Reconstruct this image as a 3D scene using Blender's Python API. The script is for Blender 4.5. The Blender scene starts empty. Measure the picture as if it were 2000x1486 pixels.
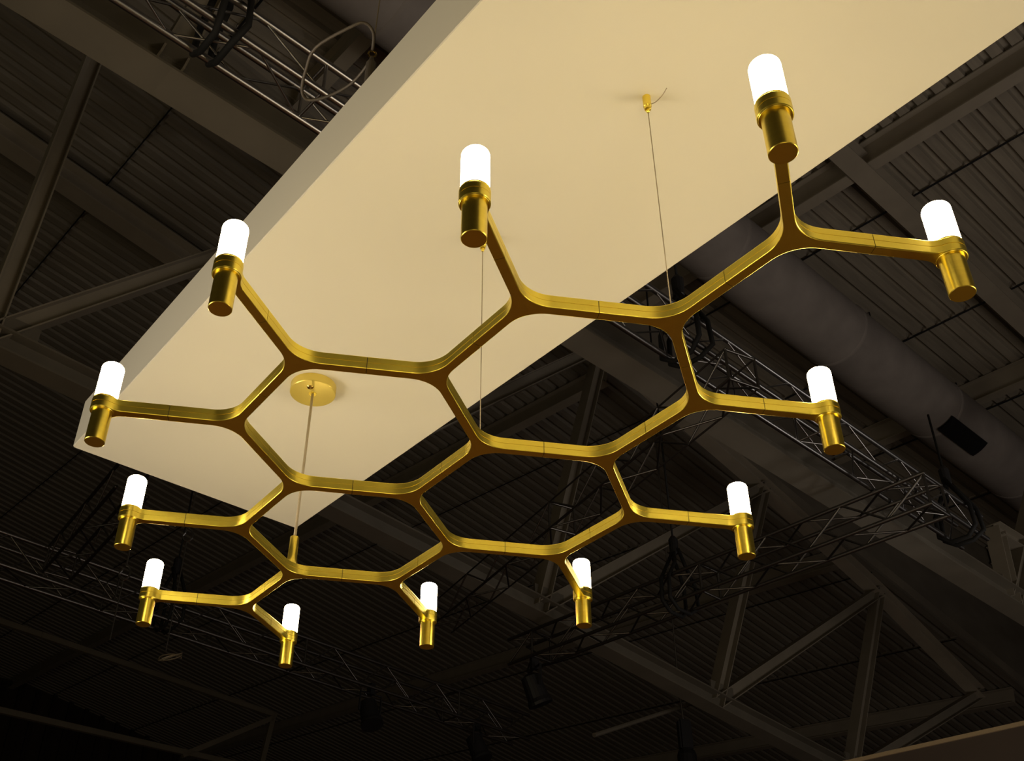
import bpy, bmesh, math, random
from mathutils import Vector, Matrix
random.seed(4)
C = bpy.context.scene.collection
sc = bpy.context.scene
R = math.radians

# ------------------------------------------------------------------ camera
cam_d = bpy.data.cameras.new('camera'); cam = bpy.data.objects.new('camera', cam_d); C.objects.link(cam)
sc.camera = cam
rows = ((0.99140413, -0.12645253, 0.03358002), (-0.09898753, -0.55712297, 0.82450923), (-0.08555307, -0.82074585, -0.56485124))
M = Matrix(rows).transposed().to_4x4()
M.translation = Vector((0.13707, -2.01609, 1.6))
cam.matrix_world = M
cam_d.sensor_fit = 'HORIZONTAL'; cam_d.sensor_width = 36.0
cam_d.lens = 2058.06 / 2000 * 36.0
cam_d.shift_x = 141.5 / 2000; cam_d.shift_y = 64.1 / 2000
cam_d.clip_end = 300

# hall frame: u along the roof beams, v across them
AZ = R(33.5)
UD = Vector((math.cos(AZ), math.sin(AZ), 0)); VD = Vector((-math.sin(AZ), math.cos(AZ), 0))
def H(u, v, z): return UD * u + VD * v + Vector((0, 0, z))

# ------------------------------------------------------------------ light
w = bpy.data.worlds.new('world'); sc.world = w; w.use_nodes = True
w.node_tree.nodes['Background'].inputs[0].default_value = (0.55, 0.45, 0.34, 1)
w.node_tree.nodes['Background'].inputs[1].default_value = 0.01

def light(name, kind, loc, power, col, size=0.3, target=None, spot=None, spread=None):
    d = bpy.data.lights.new(name, kind); d.energy = power; d.color = col
    if kind == 'AREA':
        d.size = size
        if spread: d.spread = R(spread)
    else: d.shadow_soft_size = size
    if spot: d.spot_size = R(spot); d.spot_blend = 1.0
    o = bpy.data.objects.new(name, d); C.objects.link(o); o.location = loc
    if target is not None:
        o.rotation_euler = (Vector(target) - Vector(loc)).to_track_quat('-Z', 'Y').to_euler()
    return o
WARM = (1.0, 0.76, 0.36); NEUT = (1.0, 0.82, 0.6)
# broad soft lights of the exhibition booth, standing behind and beside the visitor
light('booth_light', 'AREA', (0.0, -5.4, 0.9), 18, WARM, 3.0, (0.7, -1.2, 3.85), spread=90)
light('booth_light', 'AREA', (4.8, -1.0, 0.9), 12, WARM, 2.2, (0.8, -0.4, 3.85), spread=80)
light('booth_light', 'AREA', (-4.2, 0.4, 0.9), 23, (1.0, 0.86, 0.68), 2.2, (0.0, 0.6, 3.9), spread=80)
# general glow of the lit aisles reaching the roof
light('aisle_light', 'AREA', tuple(H(7, -5, 0.3)), 420, (1.0, 0.89, 0.78), 7.0, tuple(H(8.5, -1, 12)))
light('aisle_light', 'AREA', tuple(H(-9, 4, 0.3)), 150, (1.0, 0.88, 0.58), 6.0, tuple(H(0, 7, 13)))
light('added_floor_light', 'SPOT', tuple(H(4.6, 7.4, 6.0)), 300, (1.0, 0.58, 0.36), 0.3, (0.8, 3.2, 0), 70)  # added lamp, brightens the unseen floor that the gold undersides mirror
light('added_truss_light', 'SPOT', tuple(H(11.5, -3.5, 2.5)), 260, (1.0, 0.92, 0.85), 0.3, tuple(H(7.4, 2.0, 6.6)), 36)  # added lamp, only brightens the right part of the aluminium truss
sc.view_settings.view_transform = 'Standard'; sc.view_settings.look = 'None'
sc.view_settings.gamma = 1.0; sc.view_settings.use_curve_mapping = False
sc.view_settings.exposure = 0.0

# ------------------------------------------------------------------ materials
def mat(name, col, rough=0.6, metal=0.0, var=0.0, scale=6.0, bump=0.0, bscale=40.0, stretch=None, emit=None):
    m = bpy.data.materials.new(name); m.use_nodes = True
    nt = m.node_tree; b = nt.nodes['Principled BSDF']
    b.inputs['Base Color'].default_value = (*col, 1); b.inputs['Roughness'].default_value = rough
    b.inputs['Metallic'].default_value = metal
    tc = nt.nodes.new('ShaderNodeTexCoord'); mp = nt.nodes.new('ShaderNodeMapping')
    nt.links.new(tc.outputs['Object'], mp.inputs[0])
    if stretch: mp.inputs['Scale'].default_value = stretch
    if var:
        n = nt.nodes.new('ShaderNodeTexNoise'); n.inputs['Scale'].default_value = scale; n.inputs['Detail'].default_value = 5
        nt.links.new(mp.outputs[0], n.inputs[0])
        r = nt.nodes.new('ShaderNodeValToRGB')
        r.color_ramp.elements[0].position = 0.3; r.color_ramp.elements[1].position = 0.7
        r.color_ramp.elements[0].color = (*[c * (1 - var) for c in col], 1)
        r.color_ramp.elements[1].color = (*[min(1, c * (1 + var)) for c in col], 1)
        nt.links.new(n.outputs[0], r.inputs[0]); nt.links.new(r.outputs[0], b.inputs['Base Color'])
    if bump:
        n2 = nt.nodes.new('ShaderNodeTexNoise'); n2.inputs['Scale'].default_value = bscale; n2.inputs['Detail'].default_value = 3
        nt.links.new(mp.outputs[0], n2.inputs[0])
        bp = nt.nodes.new('ShaderNodeBump'); bp.inputs['Strength'].default_value = bump; bp.inputs['Distance'].default_value = 0.002
        nt.links.new(n2.outputs[0], bp.inputs['Height']); nt.links.new(bp.outputs[0], b.inputs['Normal'])
    if emit:
        b.inputs['Emission Color'].default_value = (*emit[0], 1); b.inputs['Emission Strength'].default_value = emit[1]
    return m
GOLD = mat('satin_gold', (1.0, 0.80, 0.12), 0.34, 1.0, 0.04, 30)
GOLDB = mat('brushed_gold', (0.97, 0.76, 0.12), 0.31, 1.0, 0.05, 8, 0, 60, (1, 1, 12))
GOLDP = mat('polished_gold', (0.90, 0.68, 0.20), 0.16, 1.0, 0.03, 8)
GOLDC = mat('gold_lacquer', (0.78, 0.62, 0.13), 0.25, 0.4, 0.03, 8)
STEELD = mat('dimmed_steel', (0.10, 0.085, 0.06), 0.7, 0, 0.1, 3)  # darker copy of the roof steel, dim corner put into its colour
ALUD = mat('dimmed_truss_tube', (0.20, 0.19, 0.18), 0.4, 1.0, 0.1, 5)  # darker copy of the aluminium, weak light put into its colour
GLASS = mat('frosted_glass_lit', (1, 0.95, 0.85), 0.4, 0, emit=((1.0, 0.80, 0.46), 34.0))
WHITE = mat('white_board', (0.80, 0.77, 0.65), 0.75, 0, 0.015, 1.2)
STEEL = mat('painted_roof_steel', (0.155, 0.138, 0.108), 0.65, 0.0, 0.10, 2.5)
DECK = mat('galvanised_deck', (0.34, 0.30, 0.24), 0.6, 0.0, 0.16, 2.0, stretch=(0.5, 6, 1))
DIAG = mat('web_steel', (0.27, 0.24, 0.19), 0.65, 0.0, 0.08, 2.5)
STEELR = mat('roof_steel_brightened', (0.36, 0.315, 0.25), 0.65, 0.0, 0.08, 2.5)  # brighter copy of the roof steel, stronger light put into its colour
DUCTM = mat('grey_duct_fabric', (0.33, 0.295, 0.275), 0.85, 0, 0.10, 3.0, 0.4, 12)
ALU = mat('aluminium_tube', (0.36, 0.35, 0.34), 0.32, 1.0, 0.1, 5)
BLACK = mat('black_fabric', (0.004, 0.004, 0.004), 0.8, 0, 0.2, 20)
BLACKM = mat('black_metal', (0.015, 0.015, 0.017), 0.45, 0.0)
WIRE = mat('steel_wire', (0.42, 0.36, 0.26), 0.45, 0.6)
CORD = mat('clear_braided_cord', (0.45, 0.38, 0.27), 0.5, 0.1)
ROPE = mat('grey_hose', (0.14, 0.12, 0.10), 0.5, 0.2)
WALLM = mat('dark_wall_cladding', (0.045, 0.032, 0.022), 0.9, 0, 0.4, 1.0, stretch=(1, 1, 0.1))
FLOORM = mat('brown_carpet', (0.42, 0.21, 0.10), 0.95, 0, 0.2, 30)
FASC = mat('brown_fascia', (0.05, 0.034, 0.027), 0.6, 0, 0.08, 3)
FEDGE = mat('pale_fascia_edge', (0.35, 0.27, 0.17), 0.6)
SEAMSH = mat('seam_shade', (0.02, 0.015, 0.01), 0.7)  # shade inside the frame seams, put into the colour

# ------------------------------------------------------------------ helpers
def link(name, bm, m, parent=None, smooth=False):
    me = bpy.data.meshes.new(name); bm.normal_update(); bm.to_mesh(me); bm.free()
    me.materials.append(m)
    if smooth:
        for p in me.polygons: p.use_smooth = True
    o = bpy.data.objects.new(name, me); C.objects.link(o)
    if parent: o.parent = parent
    return o
def mobj(name, me, parent=None, mw=None):
    o = bpy.data.objects.new(name, me); C.objects.link(o)
    if parent: o.parent = parent
    if mw is not None: o.matrix_basis = mw
    return o
def thing(name, label, cat, loc=(0, 0, 0), group=None, rot=None):
    o = bpy.data.objects.new(name, None); C.objects.link(o); o.location = loc
    o.empty_display_size = 0.1
    if rot is not None: o.rotation_euler = rot
    o['label'] = label; o['category'] = cat
    if group: o['group'] = group
    return o
def tag(o, label, cat, group=None):
    o['label'] = label; o['category'] = cat
    if group: o['group'] = group
    return o
def box(bm, lo, hi, mx=None):
    vs = [bm.verts.new((x, y, z)) for z in (lo[2], hi[2]) for y in (lo[1], hi[1]) for x in (lo[0], hi[0])]
    if mx is not None:
        for v in vs: v.co = mx @ v.co
    for f in ((0, 2, 3, 1), (4, 5, 7, 6), (0, 1, 5, 4), (2, 6, 7, 3), (0, 4, 6, 2), (1, 3, 7, 5)):
        bm.faces.new([vs[i] for i in f])
def frame(a, b, up=Vector((0, 0, 1))):
    """matrix: x runs a->b (unit), z near up; origin a"""
    x = (b - a).normalized(); y = up.cross(x)
    if y.length < 1e-4: y = Vector((0, 1, 0)).cross(x)
    y.normalize(); z = x.cross(y)
    m = Matrix((x, y, z)).transposed().to_4x4(); m.translation = a
    return m
def tube(bm, pts, r, n=10, cap=True):
    rings = []; N = len(pts)
    prev = None
    for i, p in enumerate(pts):
        t = (pts[min(i + 1, N - 1)] - pts[max(i - 1, 0)]).normalized()
        if prev is None:
            a = t.orthogonal().normalized()
        else:
            a = (prev - t * prev.dot(t)).normalized()
        prev = a; b = t.cross(a)
        rr = r[i] if isinstance(r, (list, tuple)) else r
        rings.append([bm.verts.new(p + (a * math.cos(2 * math.pi * k / n) + b * math.sin(2 * math.pi * k / n)) * rr) for k in range(n)])
    for i in range(N - 1):
        for k in range(n):
            bm.faces.new((rings[i][k], rings[i][(k + 1) % n], rings[i + 1][(k + 1) % n], rings[i + 1][k]))
    if cap:
        bm.faces.new(rings[0][::-1]); bm.faces.new(rings[-1])
def lathe(bm, prof, n=40, cap=True):
    rings = [[bm.verts.new((r * math.cos(2 * math.pi * k / n), r * math.sin(2 * math.pi * k / n), z)) for k in range(n)] for r, z in prof]
    for i in range(len(rings) - 1):
        for k in range(n):
            bm.faces.new((rings[i][k], rings[i][(k + 1) % n], rings[i + 1][(k + 1) % n], rings[i + 1][k]))
    if cap:
        bm.faces.new(rings[0][::-1]); bm.faces.new(rings[-1])
def sharpen(o, ang=35):
    me = o.data
    for p in me.polygons: p.use_smooth = True
    bm = bmesh.new(); bm.from_mesh(me)
    for e in bm.edges:
        if len(e.link_faces) == 2 and e.calc_face_angle(0) > R(ang): e.smooth = False
    bm.to_mesh(me); bm.free()
def ibeam(name, a, b, w_, h, m, parent, tf=0.02, tw=0.015, web_out=0.0):
    mx = frame(a, b); L = (b - a).length
    bm = bmesh.new()
    box(bm, (0, -w_ / 2, -h / 2), (L, w_ / 2, -h / 2 + tf))
    box(bm, (0, -w_ / 2, h / 2 - tf), (L, w_ / 2, h / 2))
    box(bm, (0, -tw / 2, -h / 2 + tf), (L, tw / 2, h / 2 - tf))
    o = link(name, bm, m, parent); o.matrix_basis = mx
    return o
def boxbeam(name, a, b, w_, h, m, parent):
    mx = frame(a, b); bm = bmesh.new()
    box(bm, (0, -w_ / 2, -h / 2), ((b - a).length, w_ / 2, h / 2))
    bmesh.ops.bevel(bm, geom=[e for e in bm.edges], offset=min(w_, h) * 0.08, segments=1, affect='EDGES')
    o = link(name, bm, m, parent); o.matrix_basis = mx
    return o
def extr(bm, rings):
    """rings: list of equal-length vertex coordinate loops, stacked"""
    vr = [[bm.verts.new(c) for c in r] for r in rings]
    n = len(vr[0])
    for i in range(len(vr) - 1):
        for k in range(n):
            bm.faces.new((vr[i][k], vr[i][(k + 1) % n], vr[i + 1][(k + 1) % n], vr[i + 1][k]))
    bm.faces.new(vr[0][::-1]); bm.faces.new(vr[-1])

# ================================================================== SETTING
# ---- roof deck: flat ceiling with ribbed sheets as its pieces
ZD = 13.6
bm = bmesh.new(); mxH = Matrix.Rotation(AZ, 4, 'Z')
box(bm, (-22, -22, ZD + 0.115), (48, 7.1, ZD + 0.3))
ceil = link('ceiling', bm, DECK); ceil.matrix_basis = mxH; ceil['kind'] = 'structure'
# beyond the second truss the roof bay falls gently along u
e1 = Vector((1, 0, -0.16)).normalized(); e3 = e1.cross(Vector((0, 1, 0.06))).normalized(); e2 = e3.cross(e1)
MF = Matrix((e1, e2, e3)).transposed().to_4x4(); MF.translation = Vector((0, 7.1, 13.83))
bm = bmesh.new(); box(bm, (-22, 0, 0.115), (50, 38, 0.3))
ceil2 = link('ceiling', bm, DECK); ceil2.matrix_basis = mxH @ MF; ceil2['kind'] = 'structure'
PITCH = 0.262; NP = 8; SW = PITCH * NP; SL = 6.16
DECKF = mat('far_deck_dimmed', (0.27, 0.24, 0.195), 0.65, 0.0, 0.16, 2.0, stretch=(0.5, 6, 1))  # darker copy of the deck, far bay's dimness put into its colour
def sheet_mesh(dm):
    bm = bmesh.new(); prof = []
    for k in range(NP):
        y = k * PITCH
        prof += [(y, 0.0), (y + 0.145, 0.0), (y + 0.165, 0.085), (y + 0.242, 0.085)]
    prof.append((SW, 0.0))
    a = [bm.verts.new((0, y, z)) for y, z in prof]; b = [bm.verts.new((SL - 0.006, y, z)) for y, z in prof]
    for i in range(len(prof) - 1): bm.faces.new((a[i], a[i + 1], b[i + 1], b[i]))
    # end lap lip at the start of the sheet
    for k in range(NP):
        y = k * PITCH
        box(bm, (-0.02, y, -0.022), (0.02, y + 0.150, -0.001))
    me = bpy.data.meshes.new('sheet'); bm.to_mesh(me); bm.free(); me.materials.append(dm)
    return me
sm = sheet_mesh(DECK); smf = sheet_mesh(DECKF)
cnt = 0
for i in range(-1, 6):                       # level bay over the near truss
    for j in range(0, 5):
        mobj('sheet', sm, ceil, Matrix.Translation((2.3 + 6.16 * i, 7.1 - (j + 1) * SW, ZD)))
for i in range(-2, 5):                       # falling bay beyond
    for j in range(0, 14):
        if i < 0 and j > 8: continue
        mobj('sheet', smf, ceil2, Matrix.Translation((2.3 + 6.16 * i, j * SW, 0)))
# ---- purlins (I-beams across) and thin sag rods belong to the ceiling
for u in (-3.1, 3.5, 10.12, 16.75, 23.35, 30.0, 36.6):
    ibeam('purlin', Vector((u, -8, ZD - 0.24)), Vector((u, 7.05, ZD - 0.24)), 0.20, 0.44, STEELR, ceil)
    if 4 < u < 31: ibeam('purlin', Vector((u, 0.15, -0.20)), Vector((u, 27, -0.20)), 0.17, 0.36, STEELR, ceil2)
for u in (-0.8, 2.3, 5.4, 8.4, 11.5, 14.62, 17.7, 20.8, 26.9):
    bm = bmesh.new(); tube(bm, [Vector((u, -8, ZD - 0.05)), Vector((u, 7.05, ZD - 0.05))], 0.018, 6)
    link('sag_rod', bm, BLACKM, ceil)
    bm = bmesh.new(); tube(bm, [Vector((u, 0.05, -0.05)), Vector((u, 27, -0.05))], 0.011, 6)
    link('sag_rod', bm, BLACKM, ceil2)
# secondary beam along u over the left part
ibeam('roof_beam', Vector((-10, 3.5, -0.42)), Vector((6.5, 3.5, -0.42)), 0.34, 0.36, STEELR, ceil2)
# plain cladding closing the step between the two bays
bm = bmesh.new()
q = [(1.8, 7.12, ZD + 0.1), (40, 7.12, ZD + 0.1), (40, 7.12, 7.5), (1.8, 7.12, 13.55)]
a_ = [bm.verts.new(c) for c in q]; b_ = [bm.verts.new((c[0], c[1] + 0.06, c[2])) for c in q]
bm.faces.new(a_); bm.faces.new(b_[::-1])
for k in range(4): bm.faces.new((a_[k], b_[k], b_[(k + 1) % 4], a_[(k + 1) % 4]))
bmesh.ops.recalc_face_normals(bm, faces=bm.faces)
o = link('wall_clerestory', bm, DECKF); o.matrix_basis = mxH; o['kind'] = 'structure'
# ---- walls and floor
def wallv(name, u0, v0, u1, v1, ribs):
    bm = bmesh.new(); a = Vector((u0, v0, 0)); b = Vector((u1, v1, 0)); L = (b - a).length
    box(bm, (0, 0, 0), (L, 0.2, ZD + 0.1))
    o = link(name, bm, WALLM); o.matrix_basis = mxH @ frame(a, b); o['kind'] = 'structure'
    if ribs:
        rb = bmesh.new(); box(rb, (0, -0.08, 0.0), (0.12, 0.0, ZD)); me = bpy.data.meshes.new('cladding_rib'); rb.to_mesh(me); rb.free(); me.materials.append(WALLM)
        n = int(L / 0.6)
        for k in range(min(n, 110)): mobj('cladding_rib', me, o, Matrix.Translation((k * 0.6 + 0.2, 0, 0)))
wallv('wall_far', 48, 34, -22, 34, False)
wallv('wall_right', 46, -22, 46, 42, False)
wallv('wall_left', -20, 42, -20, -22, False)
wallv('wall_near', -22, -21, 48, -21, False)
wf = bpy.data.objects['wall_far']
rb = bmesh.new(); box(rb, (0, 0.2, 0.0), (0.14, 0.3, ZD)); rme = bpy.data.meshes.new('cladding_rib'); rb.to_mesh(rme); rb.free(); rme.materials.append(WALLM)
for k in range(100): mobj('cladding_rib', rme, wf, Matrix.Translation((8 + k * 0.6, 0, 0)))
bm = bmesh.new(); box(bm, (-22, -22, -0.2), (48, 42, 0))
fl = link('floor', bm, FLOORM); fl.matrix_basis = mxH; fl['kind'] = 'structure'

# ================================================================== ROOF TRUSSES
def gusset(parent, p, m, s=0.42):
    bm = bmesh.new(); box(bm, (-s / 2, -0.02, -s / 2), (s / 2, 0.02, s / 2))
    bmesh.ops.bevel(bm, geom=[e for e in bm.edges if abs((e.verts[0].co - e.verts[1].co).y) > 0.03], offset=s * 0.25, segments=1, affect='EDGES')
    o = link('gusset_plate', bm, m, parent); o.matrix_basis = Matrix.Translation(p) @ mxH
    return o
def truss(label, v, lower, upper, diags, lw=0.2, lh=0.2, uw=0.2, uh=0.22, gus=True):
    t = thing('roof_truss', label, 'roof truss', H(0, v, lower[0][1]))
    t.rotation_euler = (0, 0, AZ)
    base = Vector((0, v, lower[0][1]))
    P = lambda q: Vector((q[0], 0, q[1] - lower[0][1]))
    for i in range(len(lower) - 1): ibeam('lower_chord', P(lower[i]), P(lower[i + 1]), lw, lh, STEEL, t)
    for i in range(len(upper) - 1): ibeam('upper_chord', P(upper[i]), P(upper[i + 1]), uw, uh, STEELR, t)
    for a, b in diags: ibeam('diagonal', P(a), P(b), 0.17, 0.17, DIAG, t, 0.014, 0.012)
    if gus:
        for q in lower[1:-1]:
            bm = bmesh.new(); box(bm, (-0.06, -0.012, 0.08), (0.42, 0.012, 0.30))
            o = link('gusset_plate', bm, STEEL, t); o.matrix_basis = Matrix.Translation(P(q))
    return t
N = [(-3.2, 7.3), (0.52, 7.06), (3.78, 6.91), (7.15, 6.67), (10.4, 6.37), (13.5, 6.11), (17.2, 5.75)]
U = [(-3.4, 11.2), (0.62, 11.3), (4.45, 11.42), (8.6, 11.3), (12.42, 10.46), (15.57, 9.64), (18.61, 8.6)]
dg = []
for i in range(1, 6):
    dg.append((N[i], U[i])); dg.append((N[i], U[i + 1]))
dg = [d for d in dg]
truss('farther roof truss, web of inclined members, lower chord from left edge to bottom right', 6.2, N, U, dg, 0.24, 0.22, 0.22, 0.22)
# nearer truss whose broad lower chord crosses the whole picture
L2 = [(-4.4, 6.8), (0.26, 6.8), (5.6, 6.8), (10.95, 6.8), (17.0, 6.8)]
U2 = [(-4.4, 13.25), (3.0, 13.25), (8.2, 13.25), (13.2, 13.25), (20.0, 13.25)]
dg2 = [((0.26, 6.8), (1.3, 13.25)), ((10.95, 6.8), (16.6, 13.25)), ((10.95, 6.8), (11.1, 7.75)), ((11.1, 7.75), (14.0, 7.9)), ((-4.4, 6.8), (0.9, 13.25))]
truss('nearer roof truss, its broad lower chord passing behind the white panel to right edge', 2.48, L2, U2, dg2, 0.26, 0.24, 0.30, 0.34)
# truss over the camera, only a web member shows at the top right
truss('roof truss above the top right corner, only its sloping web member showing', -1.2, [(-4, 6.8), (2.0, 6.8)], [(-4, 13.25), (20, 13.25)], [((2.0, 6.8), (9.5, 12.95))], 0.2, 0.2, 0.26, 0.3, False)
# low frame of beams in the dark distance at the bottom left
t = thing('distant_steel_frame', 'dim steel frame of rails and one brace in the dark bottom left corner', 'steel frame', H(0, 14.0, 6.8)); t.rotation_euler = (0, 0, AZ)
for a, b in (((1.5, 6.45), (9.2, 6.6)), ((4.2, 7.75), (8.55, 7.55)), ((8.5, 7.6), (8.35, 6.5)), ((6.9, 6.5), (8.5, 7.5)), ((0.5, 7.9), (4.2, 7.75))):
    boxbeam('rail', Vector((a[0], 0, a[1] - 6.8)), Vector((b[0], 0, b[1] - 6.8)), 0.09, 0.09, STEELD, t)

# ================================================================== VENTILATION DUCT
du = thing('ventilation_duct', 'large round grey fabric ventilation duct under the roof at upper right', 'duct', H(0, 4.29, 12.3)); du.rotation_euler = (0, 0, AZ)
SEG = 3.0
bm = bmesh.new(); n = 48
prev = None
rr = [(0, 0.545), (0.04, 0.56), (0.08, 0.545), (0.8, 0.55), (1.5, 0.553), (2.2, 0.55), (2.92, 0.545), (SEG, 0.545)]
rings = [[bm.verts.new((x, r * math.cos(2 * math.pi * k / n), r * math.sin(2 * math.pi * k / n))) for k in range(n)] for x, r in rr]
for i in range(len(rings) - 1):
    for k in range(n): bm.faces.new((rings[i][k], rings[i + 1][k], rings[i + 1][(k + 1) % n], rings[i][(k + 1) % n]))
bm.normal_update(); dme = bpy.data.meshes.new('duct_segment'); bm.to_mesh(dme); bm.free(); dme.materials.append(DUCTM)
for p in dme.polygons: p.use_smooth = True
for k in range(11): mobj('duct_segment', dme, du, Matrix.Translation((-6 + k * SEG, 0, 0)))
def grille(parent, u, ang, l=0.95, wd=0.5, r=0.57):
    bm = bmesh.new(); nx, ny = 8, 6; g = []
    for lay in (0.0, 0.03):
        for i in range(nx + 1):
            for j in range(ny + 1):
                x = (i / nx - 0.5) * l; th = (j / ny - 0.5) * wd / r
                cx = 1 - 0.0; 
                g.append(bm.verts.new((x, (r + lay) * math.sin(th), -(r + lay) * math.cos(th))))
    W_ = ny + 1; off = (nx + 1) * W_
    sk = lambda i, j: (i in (0, nx - 1) and j in (0, ny - 1))
    for i in range(nx):
        for j in range(ny):
            q = [i * W_ + j, (i + 1) * W_ + j, (i + 1) * W_ + j + 1, i * W_ + j + 1]
            bm.faces.new([g[k] for k in q]); bm.faces.new([g[off + k] for k in q[::-1]])
    bmesh.ops.remove_doubles(bm, verts=bm.verts, dist=1e-5)
    o = link('grille', bm, BLACKM, parent); o.matrix_basis = Matrix.Translation((u, 0, 0)) @ Matrix.Rotation(ang, 4, 'X')
    o['label'] = 'dark air outlet grille'
grille(du, 15.42, R(-24), 1.2, 0.32)
# straps the duct hangs from
for k in range(10):
    u = -4.5 + 3.0 * k
    bm = bmesh.new(); tube(bm, [Vector((u, 0, 0.56)), Vector((u, 0, 1.28))], 0.012, 6)
    link('hanger_rod', bm, BLACKM, du)

# ================================================================== LIGHTING TRUSSES (aluminium)
units = {}
for key, mm in (('bright', ALU), ('dimmed', ALUD)):
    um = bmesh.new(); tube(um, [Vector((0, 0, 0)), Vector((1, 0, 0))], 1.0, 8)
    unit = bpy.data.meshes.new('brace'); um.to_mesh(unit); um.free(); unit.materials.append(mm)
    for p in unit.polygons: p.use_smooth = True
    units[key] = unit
def rod(name, a, b, r, parent, key='dimmed'):
    mx = frame(a, b) @ Matrix.Diagonal((((b - a).length), r, r, 1))
    return mobj(name, units[key], parent, mx)
def lighttruss(label, a, b, s, faces, bay=0.36, rt=0.025, rb=0.009, key='dimmed'):
    """a, b world points of the axis; s side"""
    t = thing('lighting_truss', label, 'lighting truss', a)
    L = (b - a).length; mx = frame(a, b); t.matrix_basis = mx
    h = s / 2; cs = [(-h, -h), (h, -h), (h, h), (-h, h)]
    for y, z in cs: rod('chord_tube', Vector((0, y, z)), Vector((L, y, z)), rt, t, key)
    n = int(L / bay)
    for f in faces:
        y0, z0 = cs[f]; y1, z1 = cs[(f + 1) % 4]
        for k in range(n):
            x0, x1 = k * bay, (k + 1) * bay
            if k % 2: rod('brace', Vector((x0, y0, z0)), Vector((x1, y1, z1)), rb, t, key)
            else: rod('brace', Vector((x0, y1, z1)), Vector((x1, y0, z0)), rb, t, key)
    for k in range(0, n, 6):
        for f in range(4):
            y0, z0 = cs[f]; y1, z1 = cs[(f + 1) % 4]
            rod('end_frame_bar', Vector((k * bay + .01, y0, z0)), Vector((k * bay + .01, y1, z1)), rb * 1.2, t, key)
    return t
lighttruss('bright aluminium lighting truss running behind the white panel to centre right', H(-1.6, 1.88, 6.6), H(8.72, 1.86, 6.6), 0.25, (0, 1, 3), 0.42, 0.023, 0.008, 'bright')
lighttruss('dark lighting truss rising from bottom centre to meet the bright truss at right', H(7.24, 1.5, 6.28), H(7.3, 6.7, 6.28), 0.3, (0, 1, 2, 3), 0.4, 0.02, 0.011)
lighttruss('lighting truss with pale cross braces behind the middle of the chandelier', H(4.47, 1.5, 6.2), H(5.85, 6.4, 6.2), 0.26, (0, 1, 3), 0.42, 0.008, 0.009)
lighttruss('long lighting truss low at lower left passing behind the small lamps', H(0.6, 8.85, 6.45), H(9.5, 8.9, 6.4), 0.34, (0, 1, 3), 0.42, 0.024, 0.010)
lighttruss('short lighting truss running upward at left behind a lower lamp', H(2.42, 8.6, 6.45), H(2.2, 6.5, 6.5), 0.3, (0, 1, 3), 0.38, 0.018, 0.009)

# ---- slings and hoists that carry them
def sling(label, u, v, z, s, top, thick=0.03, turn=0.0):
    t = thing('truss_sling', label, 'sling', H(u, v, z)); t.rotation_euler = (0, 0, AZ + turn)
    bm = bmesh.new(); h = s / 2 + 0.04
    for dx in (-0.05, 0.05):
        loop = [Vector((dx, 0, h + 0.30)), Vector((dx, -h * 0.6, h + 0.1)), Vector((dx * 1.4, -h - 0.01, h * 0.6)), Vector((dx * 1.6, -h - 0.02, -h * 0.7)),
                Vector((dx, -h * 0.5, -h - 0.03)), Vector((dx, h * 0.5, -h - 0.03)), Vector((dx, h + 0.02, -h * 0.7)), Vector((dx, h + 0.01, h * 0.6)), Vector((dx, h * 0.4, h + 0.12)), Vector((0, 0, h + 0.32))]
        tube(bm, loop, thick, 8)
    link('sling_loop', bm, BLACK, t, True)
    bm = bmesh.new(); tube(bm, [Vector((0, 0, h + 0.28)), Vector((0.02, 0.01, (top - z) * 0.5)), Vector((0, 0, top - z))], thick * 0.55, 8)
    link('hoist_cable', bm, BLACK, t, True)
    bm = bmesh.new(); lathe(bm, [(0.02, h + 0.24), (0.045, h + 0.26), (0.05, h + 0.42), (0.025, h + 0.46)], 12); link('hook_block', bm, BLACKM, t)
    return t
sling('thick black sling and cable bundle wrapped round the truss at top left', 0.30, 1.85, 6.6, 0.25, 13.3, 0.020)
sling('black sling round the bright truss beside the upright of the chandelier frame', 4.33, 1.86, 6.6, 0.25, 13.3, 0.020)
sling('black sling and cable at the far right end of the bright truss', 8.45, 1.86, 6.6, 0.25, 7.85, 0.022)
sling('dark sling on the dark truss beside the lower right lamp', 7.26, 4.3, 6.28, 0.3, 11.7, 0.02, math.pi / 2)
sling('dark sling hanging below the leftmost frame node on the low truss', 3.85, 8.86, 6.45, 0.34, 9.0, 0.02)
# ---- stage lights
def stage_light(label, loc, az, s=1.0, tilt=0.4):
    t = thing('stage_light', label, 'stage light', loc, rot=(0, 0, az))
    bm = bmesh.new(); lathe(bm, [(0.05 * s, -0.16 * s), (0.10 * s, -0.13 * s), (0.115 * s, 0.10 * s), (0.13 * s, 0.14 * s), (0.13 * s, 0.17 * s)], 20)
    bmesh.ops.rotate(bm, verts=bm.verts, matrix=Matrix.Rotation(math.pi - tilt, 3, 'X')); bmesh.ops.translate(bm, verts=bm.verts, vec=(0, 0, -0.28 * s))
    link('lamp_housing', bm, BLACKM, t)
    bm = bmesh.new(); tube(bm, [Vector((-0.15 * s, 0, -0.28 * s)), Vector((-0.15 * s, 0, -0.06 * s)), Vector((0.15 * s, 0, -0.06 * s)), Vector((0.15 * s, 0, -0.28 * s))], 0.014 * s, 6)
    link('yoke', bm, BLACKM, t)
    bm = bmesh.new(); box(bm, (-0.03 * s, -0.04 * s, -0.07 * s), (0.03 * s, 0.04 * s, 0.06 * s)); link('clamp', bm, BLACKM, t)
    return t
stage_light('small stage light on the low truss left of bottom centre lamp', H(6.72, 8.76, 6.24), AZ, 1.1)
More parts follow.
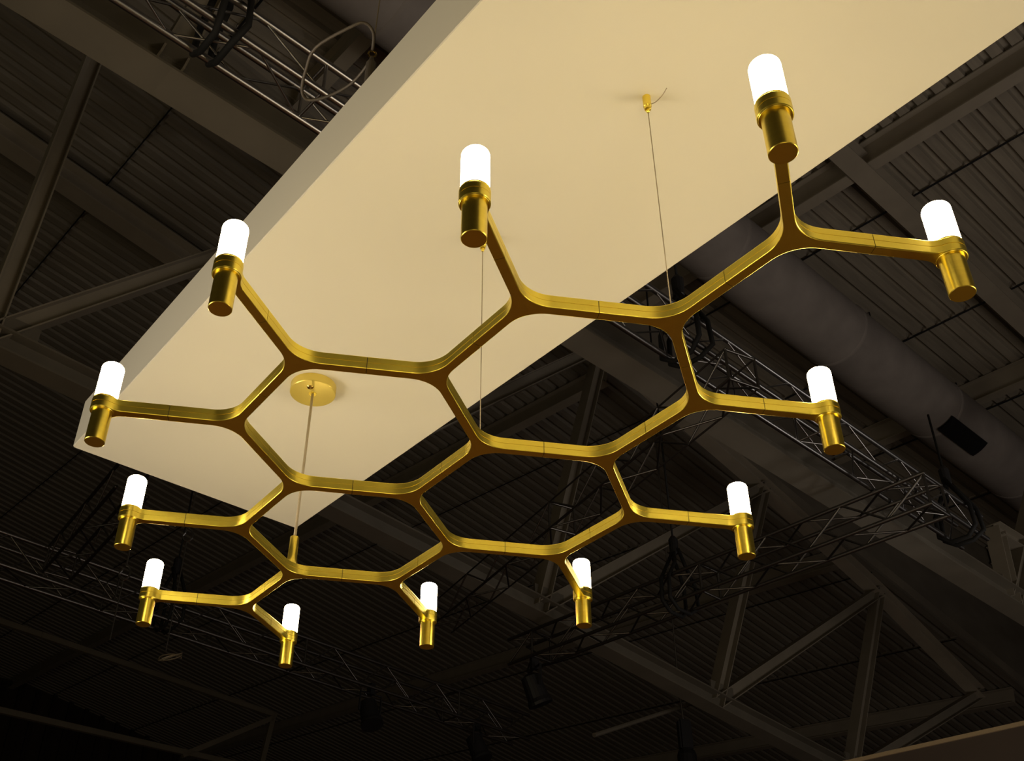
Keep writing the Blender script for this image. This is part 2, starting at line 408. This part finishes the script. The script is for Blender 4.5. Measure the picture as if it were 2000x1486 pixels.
stage_light('stage light hanging from the low truss right of bottom centre lamp', H(8.55, 8.76, 6.22), AZ + 0.5, 1.1)
stage_light('stage light under the dark truss near bottom centre', H(7.27, 6.4, 6.1), AZ + 1.2, 1.1)
# ---- chain hoist hanging bottom right of centre
ch = thing('chain_hoist', 'dark chain hoist hanging at the bottom right of centre below the truss chord', 'hoist', H(10.76, 7.0, 6.35))
bm = bmesh.new(); box(bm, (-0.09, -0.07, -0.36), (0.09, 0.07, 0.06)); bmesh.ops.bevel(bm, geom=list(bm.edges), offset=0.025, segments=2, affect='EDGES'); link('motor_body', bm, BLACKM, ch)
bm = bmesh.new(); lathe(bm, [(0.09, -0.85), (0.12, -0.8), (0.13, -0.42), (0.11, -0.36)], 14); link('chain_bag', bm, BLACK, ch)
bm = bmesh.new(); tube(bm, [Vector((0, 0, 0.05)), Vector((-0.02, 0, 0.45)), Vector((0, 0, 5.0))], 0.012, 6); link('chain', bm, ALU, ch)
# sloping pale pipe beside it
bm = bmesh.new(); tube(bm, [H(9.25, 7.3, 5.92), H(11.45, 7.3, 6.9)], 0.03, 8)
tag(link('sloping_pipe', bm, STEEL), 'thin pale pipe sloping up beside the dark chain hoist at the bottom', 'pipe')
# ---- thin hanging chains with hooks at lower left
def hook_chain(label, u, v, z, bot, ztop, coil):
    t = thing('hook_chain', label, 'chain', H(u, v, z))
    bm = bmesh.new(); tube(bm, [Vector((0, 0, 0.12)), Vector((0, 0, ztop - z))], 0.009, 6); link('upper_cable', bm, ALU, t)
    bm = bmesh.new(); tube(bm, [Vector((0.05 * math.sin(a) * (1 if a < 4.6 else .6), 0, 0.06 + 0.07 * math.cos(a))) for a in [k * 0.5 for k in range(12)]], 0.011, 6); link('hook', bm, ALU, t)
    bm = bmesh.new(); tube(bm, [Vector((0, 0, -0.01)), Vector((0, 0, bot - z))], 0.006, 6); link('lower_cable', bm, ALU, t)
    if coil:
        bm = bmesh.new(); tube(bm, [Vector((0.10 * math.cos(a) + 0.05, 0.05 * math.sin(a), bot - z - 0.05 + 0.05 * math.sin(a * 1.1))) for a in [k * 0.35 for k in range(40)]], 0.006, 5); link('cable_coil', bm, WIRE, t)
hook_chain('thin cable with a small hook hanging below the left middle lamp arm', 3.05, 7.0, 6.35, 5.2, 8.0, True)
hook_chain('thin cable and hook left of the leftmost low lamp', 2.5, 7.0, 5.75, 5.15, 7.6, False)

# ================================================================== STAND FASCIA (bottom right)
fa = thing('stand_fascia', 'brown exhibition stand beam with a pale top edge at the bottom right corner', 'fascia', H(4.87, 0, 3.5)); fa.rotation_euler = (0, 0, AZ)
bm = bmesh.new(); box(bm, (0, -3.2, -0.27), (0.35, 2.1, -0.022)); link('fascia_board', bm, FASC, fa)
bm = bmesh.new(); box(bm, (-0.012, -3.2, -0.022), (0.37, 2.1, 0.0)); link('edge_strip', bm, FEDGE, fa)
for v in (-3.0, 1.95):
    bm = bmesh.new(); box(bm, (0.05, v, -3.5), (0.25, v + 0.12, -0.27)); link('post', bm, FASC, fa)

# ================================================================== WHITE CEILING PANEL
PA = R(-59.81); PZ = 3.8484; PW = 1.054; PT = 0.2228; PL = 5.0
pc = thing('ceiling_panel', 'large white rectangular panel hanging above the gold chandelier', 'ceiling panel', (-0.95931, 1.75085, PZ)); pc.rotation_euler = (0, 0, PA)
def rrect(l, wd, r, off, z, n=5):
    out = []
    for cx, cy, a0 in ((l - r, wd - r, 0), (r, wd - r, 90), (r, r, 180), (l - r, r, 270)):
        for k in range(n + 1):
            a = R(a0 + 90 * k / n); out.append(Vector((cx + (r - off) * math.cos(a), cy + (r - off) * math.sin(a), z)))
    return out
bm = bmesh.new(); extr(bm, [rrect(PL, PW, 0.012, 0.003, 0), rrect(PL, PW, 0.012, 0, 0.003), rrect(PL, PW, 0.012, 0, PT - 0.004), rrect(PL, PW, 0.012, 0.004, PT)])
o = link('panel_body', bm, WHITE, pc)
for x, y in ((1.2, 0.92), (2.9, 0.92), (4.4, 0.25), (4.4, 0.92)):
    bm = bmesh.new(); tube(bm, [Vector((x, y, PT - 0.01)), Vector((x, y, 2.9))], 0.004, 6); link('suspension_cable', bm, WIRE, pc)
# grey rope loop and turnbuckle hanging over the panel's edge
rl = thing('turnbuckle_hanger', 'turnbuckle with a loose grey rope loop at the upper left edge of white panel', 'rigging', (0.10, 0.03, 4.3))
bm = bmesh.new(); tube(bm, [Vector((0, 0, 0.02)), Vector((0.006, -0.01, 0.3)), Vector((0, -0.02, 2.7))], 0.0022, 6); link('wire', bm, WIRE, rl)
bm = bmesh.new(); lathe(bm, [(0.006, -0.16), (0.015, -0.15), (0.0155, -0.045), (0.009, -0.032), (0.006, -0.015)], 16)
link('turnbuckle_body', bm, ROPE, rl)
bm = bmesh.new(); tube(bm, [Vector((0.012 * math.cos(a), 0, 0.002 + 0.014 * math.sin(a))) for a in [k * 0.5 for k in range(13)]], 0.003, 8); link('shackle', bm, GOLDP, rl)
def pt_on(px, py, zz):   # rope loop lies in a level plane just above the panel
    return Vector((px, py, zz))
lp = [(-0.000, 0.03, 4.30), (0.035, -0.035, 4.315), (0.012, -0.06, 4.32), (-0.03, -0.035, 4.31), (-0.07, 0.03, 4.30), (-0.098, 0.11, 4.29), (-0.108, 0.175, 4.28), (-0.095, 0.208, 4.275), (-0.06, 0.205, 4.275), (-0.01, 0.18, 4.28), (0.04, 0.14, 4.285), (0.075, 0.09, 4.29), (0.098, 0.04, 4.29)]
def smoothpts(P, k=5):
    P = [Vector(p) for p in P]; out = []
    for i in range(len(P) - 1):
        a = P[max(i - 1, 0)]; b = P[i]; c = P[i + 1]; d = P[min(i + 2, len(P) - 1)]
        for j in range(k):
            t = j / k
            out.append(0.5 * ((2 * b) + (c - a) * t + (2 * a - 5 * b + 4 * c - d) * t * t + (3 * b - a - 3 * c + d) * t ** 3))
    out.append(P[-1]); return out
o0 = Vector((0.10, 0.03, 4.3))
lp = [(0.100, 0.020, 4.31), (0.098, -0.035, 4.315), (0.070, -0.062, 4.32), (0.03, -0.05, 4.31)] + lp[4:]
bm = bmesh.new(); tube(bm, [p - o0 for p in smoothpts(lp)], 0.0052, 8); link('rope_loop', bm, ROPE, rl, True)

# ================================================================== CHANDELIER
S = 0.3; LZ = 3.08613
hh, by = 1.12482, 0.96429
INC = math.hypot(0.5, by); ANG = math.degrees(math.atan2(by, 0.5))
BH = 0.118 * S; BW = 0.040 * S; FR = 0.30 * S
nd = {}
nd['A'] = (0, 0); nd['B'] = (hh, 0)
add = lambda p, s_, t_: (p[0] + s_, p[1] + t_)
nd['C'] = add(nd['B'], .5, by); nd['F'] = add(nd['C'], hh, 0); nd['G'] = add(nd['F'], .5, by); nd['H'] = add(nd['F'], .5, -by)
nd['M'] = add(nd['H'], -.5, -by); nd['E'] = add(nd['B'], .5, -by); nd['D'] = (-.5, -by); nd['I'] = add(nd['D'], .5, -by)
nd['K'] = add(nd['I'], hh, 0); nd['J'] = add(nd['I'], -.5, -by); nd['Q'] = add(nd['J'], .5, -by); nd['S'] = add(nd['Q'], hh, 0)
nd['O'] = add(nd['S'], .5, by); nd['P'] = add(nd['O'], hh, 0); nd['N'] = add(nd['P'], .5, by); nd['R'] = add(nd['Q'], -.5, -by)
def W2(p): return Vector((p[0] * S, -p[1] * S, 0))      # chandelier plan: photo-up is towards the camera
NB = dict(A=0, C=0, G=0, H=0, E=0, I=0, Q=0, O=0, N=0)   # nodes with arms to 0, +ANG*2.., others mirrored
def outline_y(angs, lens, wd, fr, off, z):
    """filleted outline of bars of half width wd meeting at origin; angles sorted ccw"""
    pts = []; n = len(angs)
    for i in range(n):
        a = R(angs[i]); b = R(angs[(i + 1) % n] + (360 if i == n - 1 else 0)); L = lens[i]
        da = Vector((math.cos(a), math.sin(a), 0)); na = Vector((-math.sin(a), math.cos(a), 0))
        db = Vector((math.cos(b), math.sin(b), 0)); nb = Vector((math.sin(b), -math.cos(b), 0))
        w_ = wd - off
        pts.append(da * L - na * w_); pts.append(da * L + na * w_)
        # corner of the two bar sides
        half = (b - a) / 2
        k = w_ / math.sin(half)
        bis = Vector((math.cos(a + half), math.sin(a + half), 0))
        r = fr + off; dc = (r + w_) / math.sin(half); c = bis * dc
        ta = c - na * r; tb = c - nb * r   # tangent points
        a1 = math.atan2((ta - c).y, (ta - c).x); a2 = math.atan2((tb - c).y, (tb - c).x)
        dlt = a2 - a1
        while dlt > math.pi: dlt -= 2 * math.pi
        while dlt < -math.pi: dlt += 2 * math.pi
        for q in range(11):
            t = a1 + dlt * q / 10; pts.append(c + Vector((math.cos(t), math.sin(t), 0)) * r)
    # each bar end appears once: rotate so ends pair up with neighbours
    out = [Vector((p.x, p.y, z)) for p in pts]
    return out
def prof_levels(h):
    m = h * 0.52; b = 0.0020
    return [(0, b), (0.3 * b, 0.3 * b), (b, 0), (m - 0.0006, 0), (m - 0.0003, 0.0012), (m + 0.0003, 0.0012), (m + 0.0006, 0), (h - b, 0), (h - 0.3 * b, 0.3 * b), (h, b)]
def y_mesh(angs, lens):
    bm = bmesh.new()
    extr(bm, [outline_y(angs, lens, BW, FR, off, z) for z, off in prof_levels(BH)])
    bmesh.ops.remove_doubles(bm, verts=bm.verts, dist=1e-6)
    bmesh.ops.recalc_face_normals(bm, faces=bm.faces)
    me = bpy.data.meshes.new('frame_joint'); bm.to_mesh(me); bm.free(); me.materials.append(GOLD)
    return me
GAP = 0.0008
mA = y_mesh([0, 180 - ANG, 180 + ANG], [hh / 2 * S - GAP, INC / 2 * S - GAP, INC / 2 * S - GAP])
mB = y_mesh([-ANG, ANG, 180], [INC / 2 * S - GAP, INC / 2 * S - GAP, hh / 2 * S - GAP])
chd = thing('chandelier', 'gold honeycomb chandelier of hexagonal bars carrying twelve lit frosted tube lamps', 'chandelier', (0, 0, LZ))
for k, p in nd.items():
    o = mobj('frame_joint', mA if k in NB else mB, chd); o.location = W2(p)
for me in (mA, mB):
    bm = bmesh.new(); bm.from_mesh(me)
    for e in bm.edges:
        if len(e.link_faces) == 2: e.smooth = e.calc_face_angle(0) < R(20)
    bm.to_mesh(me); bm.free()
    for p in me.polygons: p.use_smooth = True
# ---- lamp arm: bar from the mid seam to a ring round the lamp
RC = 0.106 * S
def arm_outline(D, off, z):
    w_ = BW - off; rc = RC - off; rf = 0.15 * S + off
    # fillet circle tangent to bar side y=w_ and ring circle
    cy = w_ + rf; dx = math.sqrt((rc + rf) ** 2 - cy ** 2); cx = D - dx
    pts = [Vector((0, -w_, z)), ]
    c = Vector((cx, -cy, z)); a0 = math.pi / 2; a1 = math.atan2(cy, dx)
    for q in range(9):
        t = a0 + (a1 - a0) * q / 8; pts.append(c + Vector((math.cos(t), math.sin(t), 0)) * rf)
    s0 = math.atan2(-cy, -dx); e0 = math.atan2(cy, -dx)
    s0 += 2 * math.pi
    # sweep ccw from lower side (angle pi+..) through 0 to upper side
    st = s0 - 2 * math.pi
    for q in range(1, 36):
        t = st + (e0 - st) * q / 36; pts.append(Vector((D + rc * math.cos(t), rc * math.sin(t), z)))
    c = Vector((cx, cy, z))
    for q in range(9):
        t = -a1 + (-a0 + a1) * q / 8; pts.append(c + Vector((math.cos(t), math.sin(t), 0)) * rf)
    pts.append(Vector((0, w_, z)))
    return pts
RH = 0.122 * S
def arm_mesh(D):
    bm = bmesh.new(); extr(bm, [arm_outline(D, off, z) for z, off in prof_levels(BH)])
    bmesh.ops.recalc_face_normals(bm, faces=bm.faces)
    for e in bm.edges:
        if len(e.link_faces) == 2: e.smooth = e.calc_face_angle(0) < R(20)
    me = bpy.data.meshes.new('lamp_arm'); bm.to_mesh(me); bm.free(); me.materials.append(GOLD)
    for p in me.polygons: p.use_smooth = True
    return me
LA = 0.9906
armH = arm_mesh((LA - 0.5) * hh * S - GAP); armI = arm_mesh((LA - 0.5) * INC * S - GAP)
def lathe_me(name, prof, m, n=40, ang=35):
    bm = bmesh.new(); lathe(bm, prof, n); bm.normal_update()
    for e in bm.edges:
        if len(e.link_faces) == 2: e.smooth = e.calc_face_angle(0) < R(ang)
    me = bpy.data.meshes.new(name); bm.to_mesh(me); bm.free(); me.materials.append(m)
    for p in me.polygons: p.use_smooth = True
    return me
rb_ = 0.084 * S; zb = -0.301 * S; zt = 0.490 * S
body = lathe_me('lamp_body', [(rb_ - 0.0012, zb), (rb_, zb + 0.0012), (rb_, -0.0005)], GOLDB)
rg = 0.0975 * S; sh = 0.042 * S
gp = [(rg, BH + 0.0010), (rg, zt - sh * 0.95)]
for k in range(1, 9):
    a = R(90 * k / 9); gp.append((rg - sh + sh * math.cos(a), zt - sh * 0.95 + sh * 0.95 * math.sin(a)))
gp.append((rg - sh, zt)); 
glass = lathe_me('glass_tube', gp, GLASS, 36, 60)
collar = lathe_me('top_ring', [(RC - 0.0016, BH), (RC - 0.0009, BH + 0.0008), (RC - 0.0009, BH + 0.0028), (RC - 0.0016, BH + 0.0034), (rg + 0.0002, BH + 0.0034)], GOLDB, 40)
lower = lathe_me('lower_ring', [(rb_ + 0.0001, -0.0012), (RC - 0.0026, -0.0012), (RC - 0.0020, 0.0)], GOLDB, 40)
lamps = [('D', 180), ('A', 120), ('C', 120), ('G', 120), ('G', 0), ('H', 0), ('N', 0), ('P', -60), ('S', -60), ('R', -60), ('R', 180), ('J', 180)]
for k, a in lamps:
    dx, dy = {0: (hh, 0), 180: (-hh, 0), 120: (-.5, by), -60: (.5, -by)}[a]
    p = nd[k]; hor = a in (0, 180)
    mid = W2((p[0] + dx / 2, p[1] + dy / 2)); end = W2((p[0] + dx * LA, p[1] + dy * LA)); d = (end - mid); ang = math.atan2(d.y, d.x)
    ar = mobj('lamp_arm', armH if hor else armI, chd); ar.location = mid + d.normalized() * GAP; ar.rotation_euler = (0, 0, ang)
    loc = (d.length - GAP, 0, 0)
    for nm, me in (('lamp_body', body), ('lower_ring', lower), ('top_ring', collar), ('glass_tube', glass)):
        o = mobj(nm, me, ar); o.location = loc
        if nm == 'glass_tube': o['label'] = 'glowing white frosted glass tube'
# added dark fillers in every seam between joints and arms, shade put into colour
def seam_filler_me():
    bm = bmesh.new(); box(bm, (-0.006, -BW + 0.0012, 0.0012), (0.006, BW - 0.0012, BH - 0.0012))
    me = bpy.data.meshes.new('seam_shade_filler'); bm.to_mesh(me); bm.free(); me.materials.append(SEAMSH); return me
pm = seam_filler_me()
for k in NB:
    for dx, dy in ((hh, 0), (-.5, by), (-.5, -by)):
        m_ = W2((nd[k][0] + dx / 2, nd[k][1] + dy / 2)); d = W2((dx, dy))
        o = mobj('seam_shade_filler', pm, chd); o.location = m_; o.rotation_euler = (0, 0, math.atan2(d.y, d.x))
for k, a in lamps:
    if k in NB: continue
    dx, dy = {180: (-hh, 0), -60: (.5, -by)}[a]
    m_ = W2((nd[k][0] + dx / 2, nd[k][1] + dy / 2)); d = W2((dx, dy))
    o = mobj('seam_shade_filler', pm, chd); o.location = m_; o.rotation_euler = (0, 0, math.atan2(d.y, d.x))
# ---- suspension: stem and power cord at Q, wires at E and F
def node_pt(k, dx=0, dy=0): return W2(nd[k]) + Vector((dx, dy, 0))
q = node_pt('Q')
bm = bmesh.new(); lathe(bm, [(0.026, BH - 0.002), (0.0205, BH + 0.008), (0.0165, BH + 0.022), (0.0155, BH + 0.040), (0.0150, BH + 0.103), (0.0140, BH + 0.105)], 28)
o = link('stem', bm, GOLDB, chd); o.location = q; sharpen(o)
pz = PZ - LZ
bm = bmesh.new(); tube(bm, [Vector((0, 0, BH + 0.10)), Vector((0, 0, pz - 0.03))], 0.0048, 10); o = link('power_cord', bm, CORD, chd, True); o.location = q
bm = bmesh.new(); lathe(bm, [(0.0815, pz - 0.034), (0.0835, pz - 0.032), (0.084, pz - 0.002), (0.083, pz - 0.0002)], 56)
cn = link('canopy', bm, GOLDC, chd); cn.location = q; sharpen(cn, 30); cn['label'] = 'round polished gold ceiling canopy'
bm = bmesh.new(); lathe(bm, [(0.004, pz - 0.0362), (0.0135, pz - 0.0362), (0.0145, pz - 0.034)], 24); o = link('cord_bushing', bm, GOLDB, cn)
bm = bmesh.new(); lathe(bm, [(0.003, pz - 0.0385), (0.010, pz - 0.037), (0.0125, pz - 0.034)], 20); o = link('fixing_screw', bm, GOLDP, cn); o.location = (-0.010, -0.040, 0)
for k in ('E', 'F'):
    n_ = node_pt(k)
    bm = bmesh.new(); lathe(bm, [(0.0030, BH), (0.0030, BH + 0.010), (0.0016, BH + 0.014)], 12); o = link('wire_ferrule', bm, GOLDP, chd); o.location = n_
    bm = bmesh.new(); tube(bm, [Vector((0, 0, BH)), Vector((0, 0, pz - 0.05))], 0.0013, 8); o = link('suspension_wire', bm, WIRE, chd, True); o.location = n_
    bm = bmesh.new(); lathe(bm, [(0.0022, pz - 0.060), (0.0045, pz - 0.058), (0.0045, pz - 0.054), (0.003, pz - 0.053), (0.003, pz - 0.050), (0.0085, pz - 0.048), (0.0088, pz - 0.040), (0.0105, pz - 0.038), (0.0108, pz - 0.0005)], 24)
    gr = link('wire_gripper', bm, GOLDB, chd); gr.location = n_; sharpen(gr, 30)
    tl = smoothpts([(0.009, -0.004, pz - 0.030), (0.020, -0.010, pz - 0.027), (0.032, -0.026, pz - 0.020), (0.038, -0.048, pz - 0.016)], 4)
    bm = bmesh.new(); tube(bm, tl, 0.0012, 8); link('wire_tail', bm, WIRE, gr, True)
